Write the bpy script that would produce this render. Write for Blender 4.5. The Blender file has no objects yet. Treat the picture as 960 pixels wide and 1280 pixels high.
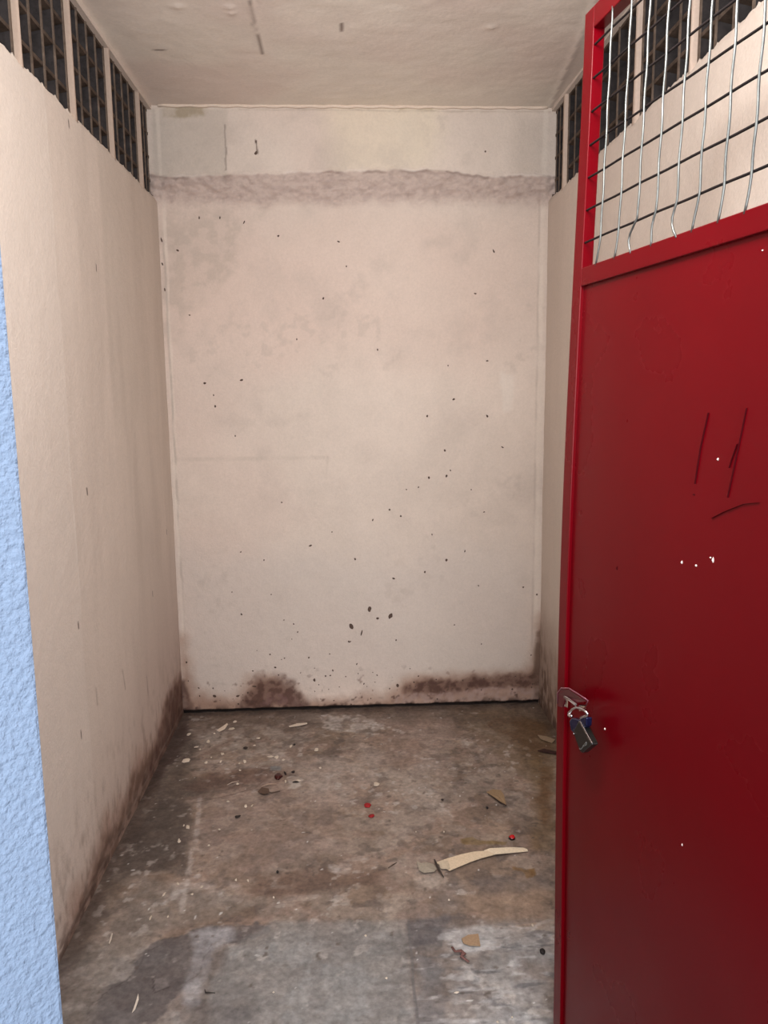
import bpy, math, random
import numpy as np
from mathutils import Vector, Matrix

sc = bpy.context.scene
COL = sc.collection
rng = np.random.default_rng(7)
random.seed(11)

# ------------------------------------------------------------------ camera
F_PX, PITCH, YAW, ROLL, CX, CH = 995.34, .15247, .04765, -.01077, -.0571, 1.3978
DEPTH, HALF, H = 3.3658, .7894, 2.5
SILL = 2.165
Fv = np.array([math.sin(YAW)*math.cos(PITCH), math.cos(YAW)*math.cos(PITCH), -math.sin(PITCH)])
R0 = np.array([math.cos(YAW), -math.sin(YAW), 0.]); U0 = np.cross(R0, Fv)
cr, sr = math.cos(ROLL), math.sin(ROLL)
Rv = cr*R0 + sr*U0; Uv = -sr*R0 + cr*U0
Cv = np.array([CX, 0, CH])
cam_d = bpy.data.cameras.new('camera'); cam = bpy.data.objects.new('camera', cam_d); COL.objects.link(cam)
cam_d.sensor_fit = 'VERTICAL'; cam_d.sensor_height = 24; cam_d.lens = 24*F_PX/1280
cam_d.clip_start = .02
M = Matrix(((Rv[0], Uv[0], -Fv[0], Cv[0]), (Rv[1], Uv[1], -Fv[1], Cv[1]), (Rv[2], Uv[2], -Fv[2], Cv[2]), (0, 0, 0, 1)))
cam.matrix_world = M
sc.camera = cam

def ray(px, py):
    return Fv + Rv*(px-480)/F_PX - Uv*(py-640)/F_PX
def at(px, py, axis, val):
    d = ray(px, py); return Cv + d*(val-Cv[axis])/d[axis]
def fl(px, py): p = at(px, py, 2, 0); return (p[0], p[1])            # floor x,y
def bk(px, py): p = at(px, py, 1, DEPTH); return (p[0], p[2])        # back wall x,z
def lf(px, py): p = at(px, py, 0, -HALF); return (p[1], p[2])        # left wall y,z
def rt(px, py): p = at(px, py, 0, HALF); return (p[1], p[2])         # right wall y,z
def ce(px, py): p = at(px, py, 2, H); return (p[0], p[1])            # ceiling x,y

# ------------------------------------------------------------------ numpy noise
_lat = rng.random((256, 256))
def vnoise(x, y, s=0):
    x = np.asarray(x, float)+s*17.37; y = np.asarray(y, float)+s*5.91
    xi = np.floor(x).astype(int); yi = np.floor(y).astype(int)
    fx = x-xi; fy = y-yi
    fx = fx*fx*(3-2*fx); fy = fy*fy*(3-2*fy)
    a = _lat[xi & 255, yi & 255]; b = _lat[(xi+1) & 255, yi & 255]
    c = _lat[xi & 255, (yi+1) & 255]; d = _lat[(xi+1) & 255, (yi+1) & 255]
    return (a*(1-fx)+b*fx)*(1-fy)+(c*(1-fx)+d*fx)*fy
def fbm(x, y, f=1., o=4, s=0):
    t = 0; a = 1; n = 0
    for k in range(o):
        t = t+a*(vnoise(x*f, y*f, s+k*3)-.5)*2; n += a; a *= .5; f *= 2.03
    return t/n
def sstep(a, b, x):
    t = np.clip((x-a)/(b-a), 0, 1); return t*t*(3-2*t)

def s2l(c):
    c = np.asarray(c, float)/255.
    return np.where(c <= .04045, c/12.92, ((c+.055)/1.055)**2.4)

def sdist(u, v, poly):                                                # signed distance, inside positive
    poly = np.asarray(poly, float); n = len(poly)
    d2 = np.full(u.shape, 1e9); ins = np.zeros(u.shape, bool)
    for i in range(n):
        ax, ay = poly[i]; bx, by = poly[(i+1) % n]
        ex, ey = bx-ax, by-ay; wx, wy = u-ax, v-ay
        t = np.clip((wx*ex+wy*ey)/(ex*ex+ey*ey+1e-12), 0, 1)
        d2 = np.minimum(d2, (wx-ex*t)**2+(wy-ey*t)**2)
        c = (ay > v) != (by > v)
        with np.errstate(divide='ignore', invalid='ignore'):
            xs = (bx-ax)*(v-ay)/(by-ay+1e-12)+ax
        ins ^= c & (u < xs)
    return np.where(ins, 1, -1)*np.sqrt(d2)
def ldist(u, v, line):                                                # distance to open polyline
    d2 = np.full(u.shape, 1e9)
    for (ax, ay), (bx, by) in zip(line[:-1], line[1:]):
        ex, ey = bx-ax, by-ay; wx, wy = u-ax, v-ay
        t = np.clip((wx*ex+wy*ey)/(ex*ex+ey*ey+1e-12), 0, 1)
        d2 = np.minimum(d2, (wx-ex*t)**2+(wy-ey*t)**2)
    return np.sqrt(d2)

def alb(c): return s2l(np.clip(np.asarray(c)*np.array([.985, 1.015, 1.05]), 0, 245))
class Paint:
    """surface colour in sRGB 0-255 at (u, v) in metres"""
    def __init__(s, u, v, base):
        s.u, s.v = u, v; s.c = np.tile(np.asarray(base, float), (len(u), 1)); s.h = np.zeros(len(u)); s.k = 0
    def mix(s, col, m):
        m = np.clip(m, 0, 1)[:, None]; s.c = s.c*(1-m)+np.asarray(col, float)*m
    def mul(s, f): s.c = s.c*(f[:, None] if hasattr(f, 'shape') else f)
    def poly(s, pts, col, op=1., soft=.02, wob=.02, wf=12, tex=0., tf=20):
        s.k += 1
        w = fbm(s.u, s.v, wf, 4, s.k)*wob
        d = sdist(s.u, s.v, pts)+w
        m = sstep(-soft, soft, d)*op
        if tex: m = m*(1-tex+tex*sstep(-.25, .25, fbm(s.u, s.v, tf, 4, s.k+40)))
        s.mix(col, m); return m
    def line(s, pts, col, op=1., w=.004, wob=.004, wf=30, tex=0., tf=25):
        s.k += 1
        uu = s.u+fbm(s.u, s.v, wf, 3, s.k)*wob; vv = s.v+fbm(s.u, s.v, wf, 3, s.k+9)*wob
        d = ldist(uu, vv, pts); m = (1-sstep(w*.5, w*1.5, d))*op
        if tex: m = m*(1-tex+tex*sstep(-.2, .2, fbm(s.u, s.v, tf, 3, s.k+40)))
        s.mix(col, m); return m

# ------------------------------------------------------------------ mesh builder
class MB:
    def __init__(s): s.V = []; s.Fc = []; s.C = []; s.mi = []; s.sm = []
    def add(s, V, F, col=(1, 1, 1), mi=0, smooth=False):
        o = sum(len(a) for a in s.V)
        V = np.asarray(V, float); s.V.append(V)
        c = np.asarray(col, float)
        if c.ndim == 1: c = np.tile(c, (len(V), 1))
        s.C.append(c)
        for f in F: s.Fc.append([i+o for i in f]); s.mi.append(mi); s.sm.append(smooth)
    def box(s, a, b, col=(1, 1, 1), mi=0):
        x0, y0, z0 = a; x1, y1, z1 = b
        V = [(x0, y0, z0), (x1, y0, z0), (x1, y1, z0), (x0, y1, z0), (x0, y0, z1), (x1, y0, z1), (x1, y1, z1), (x0, y1, z1)]
        s.add(V, [(0, 3, 2, 1), (4, 5, 6, 7), (0, 1, 5, 4), (1, 2, 6, 5), (2, 3, 7, 6), (3, 0, 4, 7)], col, mi)
    def tube(s, pts, r, n=8, col=(1, 1, 1), mi=0, cap=True, flat=1.):
        pts = [Vector(p) for p in pts]; V = []; F = []
        rr = r if hasattr(r, '__len__') else [r]*len(pts)
        prev = None
        for i, p in enumerate(pts):
            t = (pts[min(i+1, len(pts)-1)]-pts[max(i-1, 0)]).normalized()
            if prev is None:
                a = Vector((0, 0, 1)) if abs(t.z) < .9 else Vector((1, 0, 0)); x = t.cross(a).normalized()
            else:
                x = (prev-t*prev.dot(t)).normalized()
            prev = x; y = t.cross(x)
            for k in range(n):
                q = 2*math.pi*k/n; V.append(p+x*math.cos(q)*rr[i]+y*math.sin(q)*rr[i]*flat)
        for i in range(len(pts)-1):
            for k in range(n): F.append((i*n+k, i*n+(k+1) % n, (i+1)*n+(k+1) % n, (i+1)*n+k))
        if cap: F.append(tuple(range(n-1, -1, -1))); F.append(tuple((len(pts)-1)*n+k for k in range(n)))
        s.add([tuple(v) for v in V], F, col, mi, True)
    def slab(s, poly, zf, th, col=(1, 1, 1), mi=0):
        """thin lifted sheet: poly xy, zf(x,y) underside height, fan around the centroid"""
        poly = list(poly); n = len(poly); cx = sum(p[0] for p in poly)/n; cy = sum(p[1] for p in poly)/n
        P = []
        for (x, y) in poly: P.append((x, y))
        mid = [((x+cx)/2, (y+cy)/2) for x, y in poly]
        V = [(x, y, zf(x, y)) for x, y in P+mid+[(cx, cy)]]
        V += [(x, y, z+th) for x, y, z in V]
        m = 2*n+1; F = []
        for i in range(n):
            j = (i+1) % n
            F += [(i, i+n, j+n, j), (i+n, 2*n, j+n), (m+i, m+j, m+j+n, m+i+n), (m+i+n, m+j+n, m+2*n), (i, j, m+j, m+i)]
        s.add(V, F, col, mi)
    def build(s, name, mats, parent=None, bevel=0, smooth=None):
        V = np.concatenate(s.V); C = np.concatenate(s.C)
        me = bpy.data.meshes.new(name)
        me.from_pydata(V.tolist(), [], s.Fc); me.update()
        if not isinstance(mats, (list, tuple)): mats = [mats]
        for m in mats: me.materials.append(m)
        me.polygons.foreach_set('material_index', s.mi)
        me.polygons.foreach_set('use_smooth', s.sm)
        at_ = me.color_attributes.new('tint', 'FLOAT_COLOR', 'POINT')
        at_.data.foreach_set('color', np.concatenate([C, np.ones((len(C), 1))], 1).astype(np.float32).ravel())
        o = bpy.data.objects.new(name, me); COL.objects.link(o)
        if parent: o.parent = parent
        if bevel:
            b = o.modifiers.new('bevel', 'BEVEL'); b.width = bevel; b.segments = 2; b.limit_method = 'ANGLE'
        return o

def gridfaces(nu, nv, flip=False):
    i = np.arange(nu-1)[:, None]*nv+np.arange(nv-1)[None, :]
    q = np.stack([i, i+nv, i+nv+1, i+1], -1).reshape(-1, 4)
    if flip: q = q[:, ::-1]
    return q.tolist()

def tag(o, label=None, cat=None, group=None, kind=None):
    if label: o['label'] = label
    if cat: o['category'] = cat
    if group: o['group'] = group
    if kind: o['kind'] = kind
    return o
def empty(name, loc=(0, 0, 0), rot=(0, 0, 0)):
    o = bpy.data.objects.new(name, None); COL.objects.link(o); o.location = loc; o.rotation_euler = rot
    o.empty_display_size = .05; return o

# ------------------------------------------------------------------ materials
def mat(name, base=None, rough=.8, metal=0, spec=.5, attr=False, nscale=60, namp=.06, bump=.3, bscale=90, bdist=.002, coat=0, rnoise=0, second=None):
    m = bpy.data.materials.new(name); m.use_nodes = True; nt = m.node_tree; N = nt.nodes; L = nt.links
    b = N['Principled BSDF']
    b.inputs['Roughness'].default_value = rough; b.inputs['Metallic'].default_value = metal
    b.inputs['Specular IOR Level'].default_value = spec
    b.inputs['Coat Weight'].default_value = coat
    if coat: b.inputs['Coat Roughness'].default_value = .12
    tc = N.new('ShaderNodeTexCoord')
    no = N.new('ShaderNodeTexNoise'); no.inputs['Scale'].default_value = nscale; no.inputs['Detail'].default_value = 6; no.inputs['Roughness'].default_value = .65
    L.new(tc.outputs['Object'], no.inputs['Vector'])
    if attr:
        a = N.new('ShaderNodeAttribute'); a.attribute_name = 'tint'; src = a.outputs['Color']
    else:
        r = N.new('ShaderNodeRGB'); r.outputs[0].default_value = (*s2l(base), 1); src = r.outputs[0]
    mr = N.new('ShaderNodeMapRange'); mr.clamp = False; mr.inputs['From Min'].default_value = .3; mr.inputs['From Max'].default_value = .7
    mr.inputs['To Min'].default_value = 1-namp; mr.inputs['To Max'].default_value = 1+namp
    L.new(no.outputs['Fac'], mr.inputs['Value'])
    mx = N.new('ShaderNodeMix'); mx.data_type = 'RGBA'; mx.blend_type = 'MULTIPLY'; mx.inputs['Factor'].default_value = 1
    L.new(src, mx.inputs['A']); L.new(mr.outputs['Result'], mx.inputs['B'])
    L.new(mx.outputs['Result'], b.inputs['Base Color'])
    if bump:
        bn = N.new('ShaderNodeTexNoise'); bn.inputs['Scale'].default_value = bscale; bn.inputs['Detail'].default_value = 5
        L.new(tc.outputs['Object'], bn.inputs['Vector'])
        bp = N.new('ShaderNodeBump'); bp.inputs['Strength'].default_value = bump; bp.inputs['Distance'].default_value = bdist
        L.new(bn.outputs['Fac'], bp.inputs['Height']); L.new(bp.outputs['Normal'], b.inputs['Normal'])
    if rnoise:
        m2 = N.new('ShaderNodeMapRange'); m2.inputs['To Min'].default_value = rough-rnoise; m2.inputs['To Max'].default_value = rough+rnoise
        n2 = N.new('ShaderNodeTexNoise'); n2.inputs['Scale'].default_value = 5; n2.inputs['Detail'].default_value = 5
        L.new(tc.outputs['Object'], n2.inputs['Vector']); L.new(n2.outputs['Fac'], m2.inputs['Value']); L.new(m2.outputs['Result'], b.inputs['Roughness'])
    return m
PLASTER = mat('painted_plaster', attr=True, rough=.85, spec=.25, nscale=130, namp=.05, bump=.5, bscale=150, bdist=.0025)
CEILM = mat('painted_ceiling', attr=True, rough=.85, spec=.25, nscale=90, namp=.05, bump=.35, bscale=70, bdist=.002)
FLOORM = mat('worn_concrete', attr=True, rough=.66, spec=.25, nscale=60, namp=.26, bump=.5, bscale=110, bdist=.0025, rnoise=.12)
BLOCKM = mat('dirty_concrete_block', attr=True, rough=.95, spec=.1, nscale=30, namp=.45, bump=.5, bscale=90)
SHELLM = mat('rough_dark_masonry', (120, 108, 98), rough=.95, nscale=6, namp=.2)
RED = mat('red_paint', (92, 0, 9), rough=.28, spec=.14, nscale=3, namp=.07, bump=.06, bscale=35, bdist=.001, rnoise=.03)
WIRE = mat('galvanised_wire', (112, 114, 112), rough=.42, metal=.85, nscale=50, namp=.3, bump=0)
REDSTEEL = mat('red_painted_steel', (84, 6, 26), rough=.3, metal=.1, nscale=60, namp=.2, bump=0)
SHADEW = mat('shaded_dark_wire', (24, 16, 16), rough=.8, metal=0, spec=.2, nscale=50, namp=.3, bump=0)  # horizontal wires: shade on their undersides put into a near-black colour
STEEL = mat('polished_steel', (210, 210, 215), rough=.18, metal=1, nscale=60, namp=.1, bump=0)
DULLSTEEL = mat('dull_purple_painted_steel', (150, 96, 112), rough=.3, metal=.55, nscale=60, namp=.2, bump=0)
GREYM = mat('grey_print', (110, 108, 104), rough=.6, nscale=60, namp=.1, bump=0)
BLACKM = mat('black_lock_body', (16, 17, 15), rough=.35, nscale=60, namp=.1, bump=0)
BLUEM = mat('blue_lock_top', (26, 30, 66), rough=.25, metal=.5, nscale=60, namp=.2, bump=0)
DARKSPOT = mat('dark_spot', (84, 66, 58), rough=.9, nscale=100, namp=.2, bump=0)
CHIPGLINT = mat('pale_chip_glint', (226, 214, 206), rough=.8, nscale=150, namp=.1, bump=0)
SCRATCH = mat('dark_scratch', (58, 2, 8), rough=.9, spec=.1, nscale=100, namp=.1, bump=0)
TINTM = mat('litter', attr=True, rough=.75, nscale=160, namp=.14, bump=.4, bscale=200, bdist=.001)
GLOSSY = mat('glossy_litter', attr=True, rough=.2, nscale=80, namp=.1, bump=0)

# stucco of the near wall: coarse sprayed texture
STUCCO = mat('sprayed_white_stucco', (127, 144, 168), rough=.9, spec=.2, nscale=170, namp=.10, bump=1.0, bscale=150, bdist=.0045)

# ------------------------------------------------------------------ back wall
CREAM = np.array([216, 196, 179.])
def flat_grid(u0, u1, v0, v1, step):
    nu = int((u1-u0)/step)+1; nv = int((v1-v0)/step)+1
    U, V = np.meshgrid(np.linspace(u0, u1, nu), np.linspace(v0, v1, nv), indexing='ij')
    return U.ravel(), V.ravel(), nu, nv

u, v, nu, nv = flat_grid(-.83, .83, -.01, 2.53, .0042)
P = Paint(u, v, CREAM)
P.mul(1+.045*fbm(u, v, 2.2, 5, 1)+.02*fbm(u, v, 14, 4, 2))
P.mix((212, 184, 168), .35*sstep(-.05, .35, fbm(u, v, 1.4, 3, 5)))                       # pinker clouds
P.poly([bk(*q) for q in [(205, 260), (680, 260), (675, 400), (600, 470), (300, 430), (210, 420)]], (218, 188, 170), .35, .15, .1, 4)
P.poly([bk(*q) for q in [(400, 90), (560, 120), (540, 225), (420, 220)]], (222, 204, 172), .4, .06, .06, 6)
P.poly([bk(*q) for q in [(220, 690), (670, 690), (670, 850), (225, 860)]], (204, 188, 175), .55, .12, .08, 5)
# grey scuffs
P.mix((186, 168, 154), .35*sstep(.05, .6, fbm(u, v, 7, 5, 21))*(.35+.65*sstep(-.1, .4, fbm(u, v, 1.6, 2, 23))))
P.mix((180, 162, 148), .25*sstep(.1, .5, fbm(u, v, 30, 4, 31))*sstep(.0, .3, fbm(u, v, 3, 3, 32)))
P.poly([bk(*q) for q in [(205, 270), (330, 262), (300, 330), (215, 420)]], (176, 158, 142), .45, .05, .08, 8, .6, 30)
P.poly([bk(*q) for q in [(192, 140), (285, 140), (285, 225), (195, 228)]], (186, 170, 154), .5, .01, .006, 8)
P.poly([bk(*q) for q in [(640, 145), (684, 145), (682, 240), (640, 240)]], (190, 172, 156), .5, .04, .02, 8)
P.poly([bk(*q) for q in [(215, 572), (410, 570), (410, 574), (215, 577)]], (186, 168, 152), .28, .004, .004, 12, .5)
P.line([bk(*q) for q in [(410, 571), (408, 598)]], (186, 168, 152), .25, .005, .004, 12, .5)
P.poly([bk(*q) for q in [(205, 128), (262, 128), (258, 148), (205, 150)]], (150, 130, 100), .55, .01, .02, 20, .7, 30)
P.poly([bk(*q) for q in [(500, 130), (545, 130), (540, 142), (500, 140)]], (158, 138, 104), .5, .01, .01, 20, .6, 30)
P.line([bk(*q) for q in [(283, 160), (284, 215)]], (150, 134, 122), .8, .003, .004)
P.line([bk(*q) for q in [(320, 178), (323, 195)]], (90, 74, 64), .7, .003, .004)
P.line([bk(*q) for q in [(300, 140), (686, 143)]], (180, 160, 142), .6, .003, .004, 20, .5)
for (a, b) in [((437, 138), (436, 130)), ((490, 136), (491, 128))]:
    P.line([bk(*a), bk(*b)], (120, 100, 84), .8, .004, .002)
# light vertical corner fillets
P.line([bk(199, 140), bk(233, 880)], (224, 206, 188), .6, .007, .006, 10, .5, 8)
P.line([bk(204, 300), bk(236, 880)], (168, 150, 136), .55, .004, .004, 10, .7, 8)
P.line([bk(680, 140), bk(668, 870)], (224, 206, 188), .6, .010, .006, 10, .4, 8)
P.line([bk(675, 240), bk(664, 860)], (172, 152, 138), .35, .004, .004, 10, .7, 8)
P.poly([bk(*q) for q in [(626, 465), (642, 470), (640, 510), (630, 515)]], (228, 212, 196), .5, .01, .01, 12)
# height of the band; the plaster above it stands proud of the wall below
zt = 2.246+.016*fbm(u, v*0, 6, 5, 51)+.012*np.sin(u*4.2+1.1)+.006*fbm(u, v*0, 30, 3, 52)
zb = 2.150+.010*fbm(u, v*0, 5, 3, 53)+.006*np.sin(u*5)
band = sstep(0, 1, (v-zb)/(zt-zb))
inb = sstep(-.035, .025, v-zb+.02*fbm(u, v, 18, 4, 58))*(1-sstep(-.004, .004, v-zt))
P.mix((186, 161, 148), .62*inb)  # shade of the band's downward face put into its colour
P.mix((158, 136, 126), .35*inb*sstep(-.3, .5, fbm(u, v*2, 45, 4, 55)))
P.mix((228, 210, 196), .5*np.exp(-((v-zt-.004)/.006)**2)*sstep(-.1, .3, fbm(u, v, 9, 3, 56)))  # lit upper edge of the lip painted in
P.mix((140, 118, 106), .6*np.exp(-((v-zt+.004)/.004)**2)*sstep(-.2, .3, fbm(u, v, 12, 3, 57)))  # shadow line under the lip painted in
# damp and mould at the foot
mould = (80, 54, 46); md = (62, 44, 38)
P.poly([bk(*q) for q in [(226, 895), (228, 800), (244, 868), (300, 872), (312, 850), (345, 846), (372, 858), (386, 878), (480, 872), (505, 850), (560, 846), (640, 842), (668, 830), (676, 770), (682, 900)]],
       (158, 122, 102), .85, .05, .04, 9)
m1 = P.poly([bk(*q) for q in [(302, 886), (314, 856), (340, 848), (368, 856), (384, 880), (384, 888)]], mould, .8, .030, .05, 16, .45, 40)
P.poly([bk(*q) for q in [(325, 882), (335, 868), (362, 868), (376, 882)]], (124, 92, 86), .7, .012, .02, 24, .6, 50)
P.poly([bk(*q) for q in [(500, 868), (506, 856), (540, 850), (640, 844), (672, 838), (674, 858), (600, 864), (520, 869)]], mould, .85, .020, .034, 18, .45, 40)
P.poly([bk(*q) for q in [(498, 868), (560, 864), (640, 858), (674, 860), (674, 876), (490, 884)]], (170, 142, 130), .75, .008, .014, 24, .6, 60)
P.poly([bk(*q) for q in [(226, 896), (230, 884), (300, 889), (390, 884), (480, 881), (480, 892)]], (110, 88, 76), .7, .007, .01, 16, .6, 40)
P.poly([bk(*q) for q in [(672, 900), (666, 850), (671, 790), (690, 780), (690, 900)]], (104, 80, 66), .8, .012, .014, 14, .4, 26)
P.poly([bk(*q) for q in [(220, 900), (222, 850), (232, 850), (240, 884), (240, 900)]], mould, .7, .01, .014, 14, .4, 26)
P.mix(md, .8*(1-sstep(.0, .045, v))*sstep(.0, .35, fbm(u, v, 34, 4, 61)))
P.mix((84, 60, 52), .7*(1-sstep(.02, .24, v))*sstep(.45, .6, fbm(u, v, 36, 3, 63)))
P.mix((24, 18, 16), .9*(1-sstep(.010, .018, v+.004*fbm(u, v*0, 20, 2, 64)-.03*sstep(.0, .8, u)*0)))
hgt = .030*band+.0022*fbm(u, v, 7, 4, 71)+.0010*fbm(u, v, 40, 3, 72)+inb*(.014*fbm(u, v, 14, 4, 73)+.011*fbm(u, v*2.2, 36, 4, 75))
hgt += .004*np.exp(-((v-zt)/.008)**2)*(1+fbm(u, v*0, 25, 3, 74))
hgt += .004*sstep(.0, .05, .10-v+.03*fbm(u, v, 8, 3, 76))*sstep(-.1, .3, fbm(u, v, 20, 3, 77))
hgt -= .014*(1-sstep(.006, .018, v))
mb = MB()
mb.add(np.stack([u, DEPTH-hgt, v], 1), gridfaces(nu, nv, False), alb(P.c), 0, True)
mb.box((-2.5, DEPTH+.03, -.01), (2.5, DEPTH+.15, 2.53), s2l((160, 145, 132)))
mb.box((-.86, DEPTH-.004, -.01), (-.829, DEPTH+.05, 2.53), alb(CREAM)); mb.box((.829, DEPTH-.004, -.01), (.86, DEPTH+.05, 2.53), alb(CREAM))
# flaked spots and fly marks: small raised dark flecks in the wall surface
spots = [(321, 180, 2, 4), (321, 194, 4, 5), (605, 192, 3, 3), (249, 272, 2, 4), (275, 272, 2, 4), (305, 278, 2, 5), (423, 302, 5, 2), (433, 333, 2, 3), (617, 314, 2, 6), (404, 373, 3, 4),
         (594, 367, 4, 2), (348, 295, 3, 3), (222, 313, 4, 3), (237, 394, 3, 2), (371, 424, 2, 3), (472, 437, 2, 4), (609, 451, 4, 2), (256, 479, 4, 3), (302, 475, 5, 3), (267, 494, 2, 3), (269, 508, 3, 4),
         (560, 457, 2, 2), (567, 499, 4, 3), (534, 520, 3, 4), (609, 520, 3, 5), (628, 559, 5, 2), (294, 545, 2, 3), (556, 563, 3, 4), (563, 588, 2, 3), (536, 597, 3, 4), (558, 595, 3, 4), (523, 609, 2, 3),
         (487, 637, 3, 3), (501, 645, 3, 3), (466, 650, 2, 4), (589, 612, 2, 2), (444, 699, 3, 4), (388, 682, 5, 3), (492, 723, 5, 3), (531, 715, 3, 4), (558, 700, 4, 4), (581, 689, 2, 4), (598, 732, 2, 3),
         (302, 768, 3, 4), (462, 761, 6, 9), (488, 770, 6, 10), (472, 773, 5, 4), (439, 783, 6, 9), (452, 791, 2, 9), (436, 802, 3, 4), (495, 800, 2, 3), (654, 734, 3, 3), (671, 743, 3, 3), (301, 690, 3, 2),
         (339, 743, 2, 2), (344, 834, 4, 3), (393, 850, 4, 5), (497, 857, 4, 6), (407, 845, 3, 3), (233, 828, 3, 3), (318, 858, 7, 3), (297, 870, 7, 4), (268, 870, 6, 4), (386, 822, 3, 3), (416, 838, 2, 4),
         (446, 830, 2, 4), (438, 802, 2, 3), (415, 665, 2, 2), (367, 780, 2, 3), (355, 775, 2, 2), (630, 882, 8, 5), (202, 300, 2, 8), (206, 362, 2, 5), (203, 330, 2, 4), (330, 700, 2, 3), (290, 740, 2, 2),
         (372, 790, 2, 3), (540, 668, 2, 3), (508, 612, 2, 2), (605, 640, 3, 2), (352, 628, 3, 2)]
def depth_at(x, z):
    i = int(round((x+.83)/1.66*(nu-1))); j = int(round((z+.01)/2.54*(nv-1)))
    return DEPTH-hgt[max(0, min(nu-1, i))*nv+max(0, min(nv-1, j))]
def fleck(cx, cz, w, h, th, col, mi=0, ang=None):
    n = 9; V = []; a0 = random.uniform(-.5, .5) if ang is None else ang
    y = depth_at(cx, cz)
    for k in range(n):
        q = 2*math.pi*k/n; rr = random.uniform(.75, 1.15)
        x_ = math.cos(q)*w*rr; z_ = math.sin(q)*h*rr
        V.append((cx+x_*math.cos(a0)-z_*math.sin(a0), y-.0008, cz+x_*math.sin(a0)+z_*math.cos(a0)))
    V.append((cx, y-th, cz))
    mb.add(V, [(k, (k+1) % n, n) for k in range(n)], col, mi, True)
for (px, py, w, h) in spots:
    x, z = bk(px, py); s = 3.4/F_PX/2
    fleck(x, z, w*s*.85, h*s*.85, .0018, (1, 1, 1), 1)
for k in range(70):                                                  # finer flecks near the foot
    px = random.uniform(235, 670); py = 882-abs(random.gauss(0, 32))
    x, z = bk(px, py); fleck(x, max(z, .02), random.uniform(.0018, .004), random.uniform(.0018, .005), .0015, (1, 1, 1), 1)
tag(mb.build('wall_back', [PLASTER, DARKSPOT]), 'cream plastered back wall with mould along its foot', 'wall', kind='structure')

# ------------------------------------------------------------------ side walls
def side_wall(name, sgn, y0, y1, paint, label):
    u, v, nu, nv = flat_grid(y0, y1, -.01, SILL, .0055)
    P = Paint(u, v, CREAM); paint(P, u, v)
    cell = np.abs(((u-CELL0)/CELLW) % 1-.5)*2                         # 1 at the slats of the blocks
    lip = sstep(SILL-.03, SILL, v)
    z = v+lip*(.007*sstep(.8, 1., cell)+.007*fbm(u, v*0, 30, 3, 91)-.004)
    hg = .003*fbm(u, v, 3, 4, 81)+.0007*fbm(u, v, 40, 3, 82)-.010*sstep(SILL-.02, SILL, v)
    x = sgn*(HALF-hg)
    mb = MB()
    mb.add(np.stack([x, u, z], 1), gridfaces(nu, nv, sgn < 0), alb(P.c), 0, True)
    # top of the wall under the blocks and its solid core
    xi = sgn*(HALF-.004); xo = sgn*(HALF+.12)
    idx = np.arange(nu)*nv+nv-1
    V = []; F = []
    for k, i in enumerate(idx):
        V += [(x[i], u[i], z[i]), (sgn*(HALF+.03), u[i], z[i]-.004), (xo, u[i], SILL-.01)]
        if k: a = (k-1)*3; b = k*3; F += [(a, b, b+1, a+1), (a+1, b+1, b+2, a+2)]
    mb.add(V, F, alb(CREAM*.95))
    a, b = sorted((sgn*(HALF+.02), xo))
    mb.box((a, y0, -.01), (b, y1, SILL-.012), s2l((150, 138, 128)))
    # plaster strip along the ceiling and the mortar strips between the blocks
    a, b = sorted((sgn*(HALF-.002), xo))
    mb.box((a, y0, 2.484), (b, y1, 2.51), alb(CREAM))
    for k in range(-1, 9):
        yc = CELL0+k*PITCHB
        if yc < y0 or yc > y1+.02: continue
        n = 26; V = []; F = []
        for j in range(n):
            zz = SILL-.02+(2.49-SILL+.02)*j/(n-1)
            w = (.0055 if sgn < 0 else .010)+(.003 if sgn < 0 else .007)*float(fbm(np.array([yc*7.]), np.array([zz]), 14, 3, 95)[0])+(.009*max(0, 1-j/3.) if j < 4 else 0)
            if k == 3: w *= .6
            for (xx, ww) in ((sgn*(HALF+.100), w), (sgn*(HALF+.006), w), (sgn*(HALF-.001), w*.6)):
                V += [(xx, yc-ww, zz)]
            for (xx, ww) in ((sgn*(HALF-.001), w*.6), (sgn*(HALF+.006), w), (sgn*(HALF+.100), w)):
                V += [(xx, yc+ww, zz)]
            if j:
                for q in range(5): F.append(((j-1)*6+q, (j-1)*6+q+1, j*6+q+1, j*6+q))
        mb.add(V, F, s2l((176, 156, 142) if sgn < 0 else (196, 176, 162)), 0, True)
    o = mb.build(name, [PLASTER, DARKSPOT])
    tag(o, label, 'wall', kind='structure'); return o
CELLW = .092; PITCHB = .378; CELL0 = 2.0225-.378*3

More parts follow.
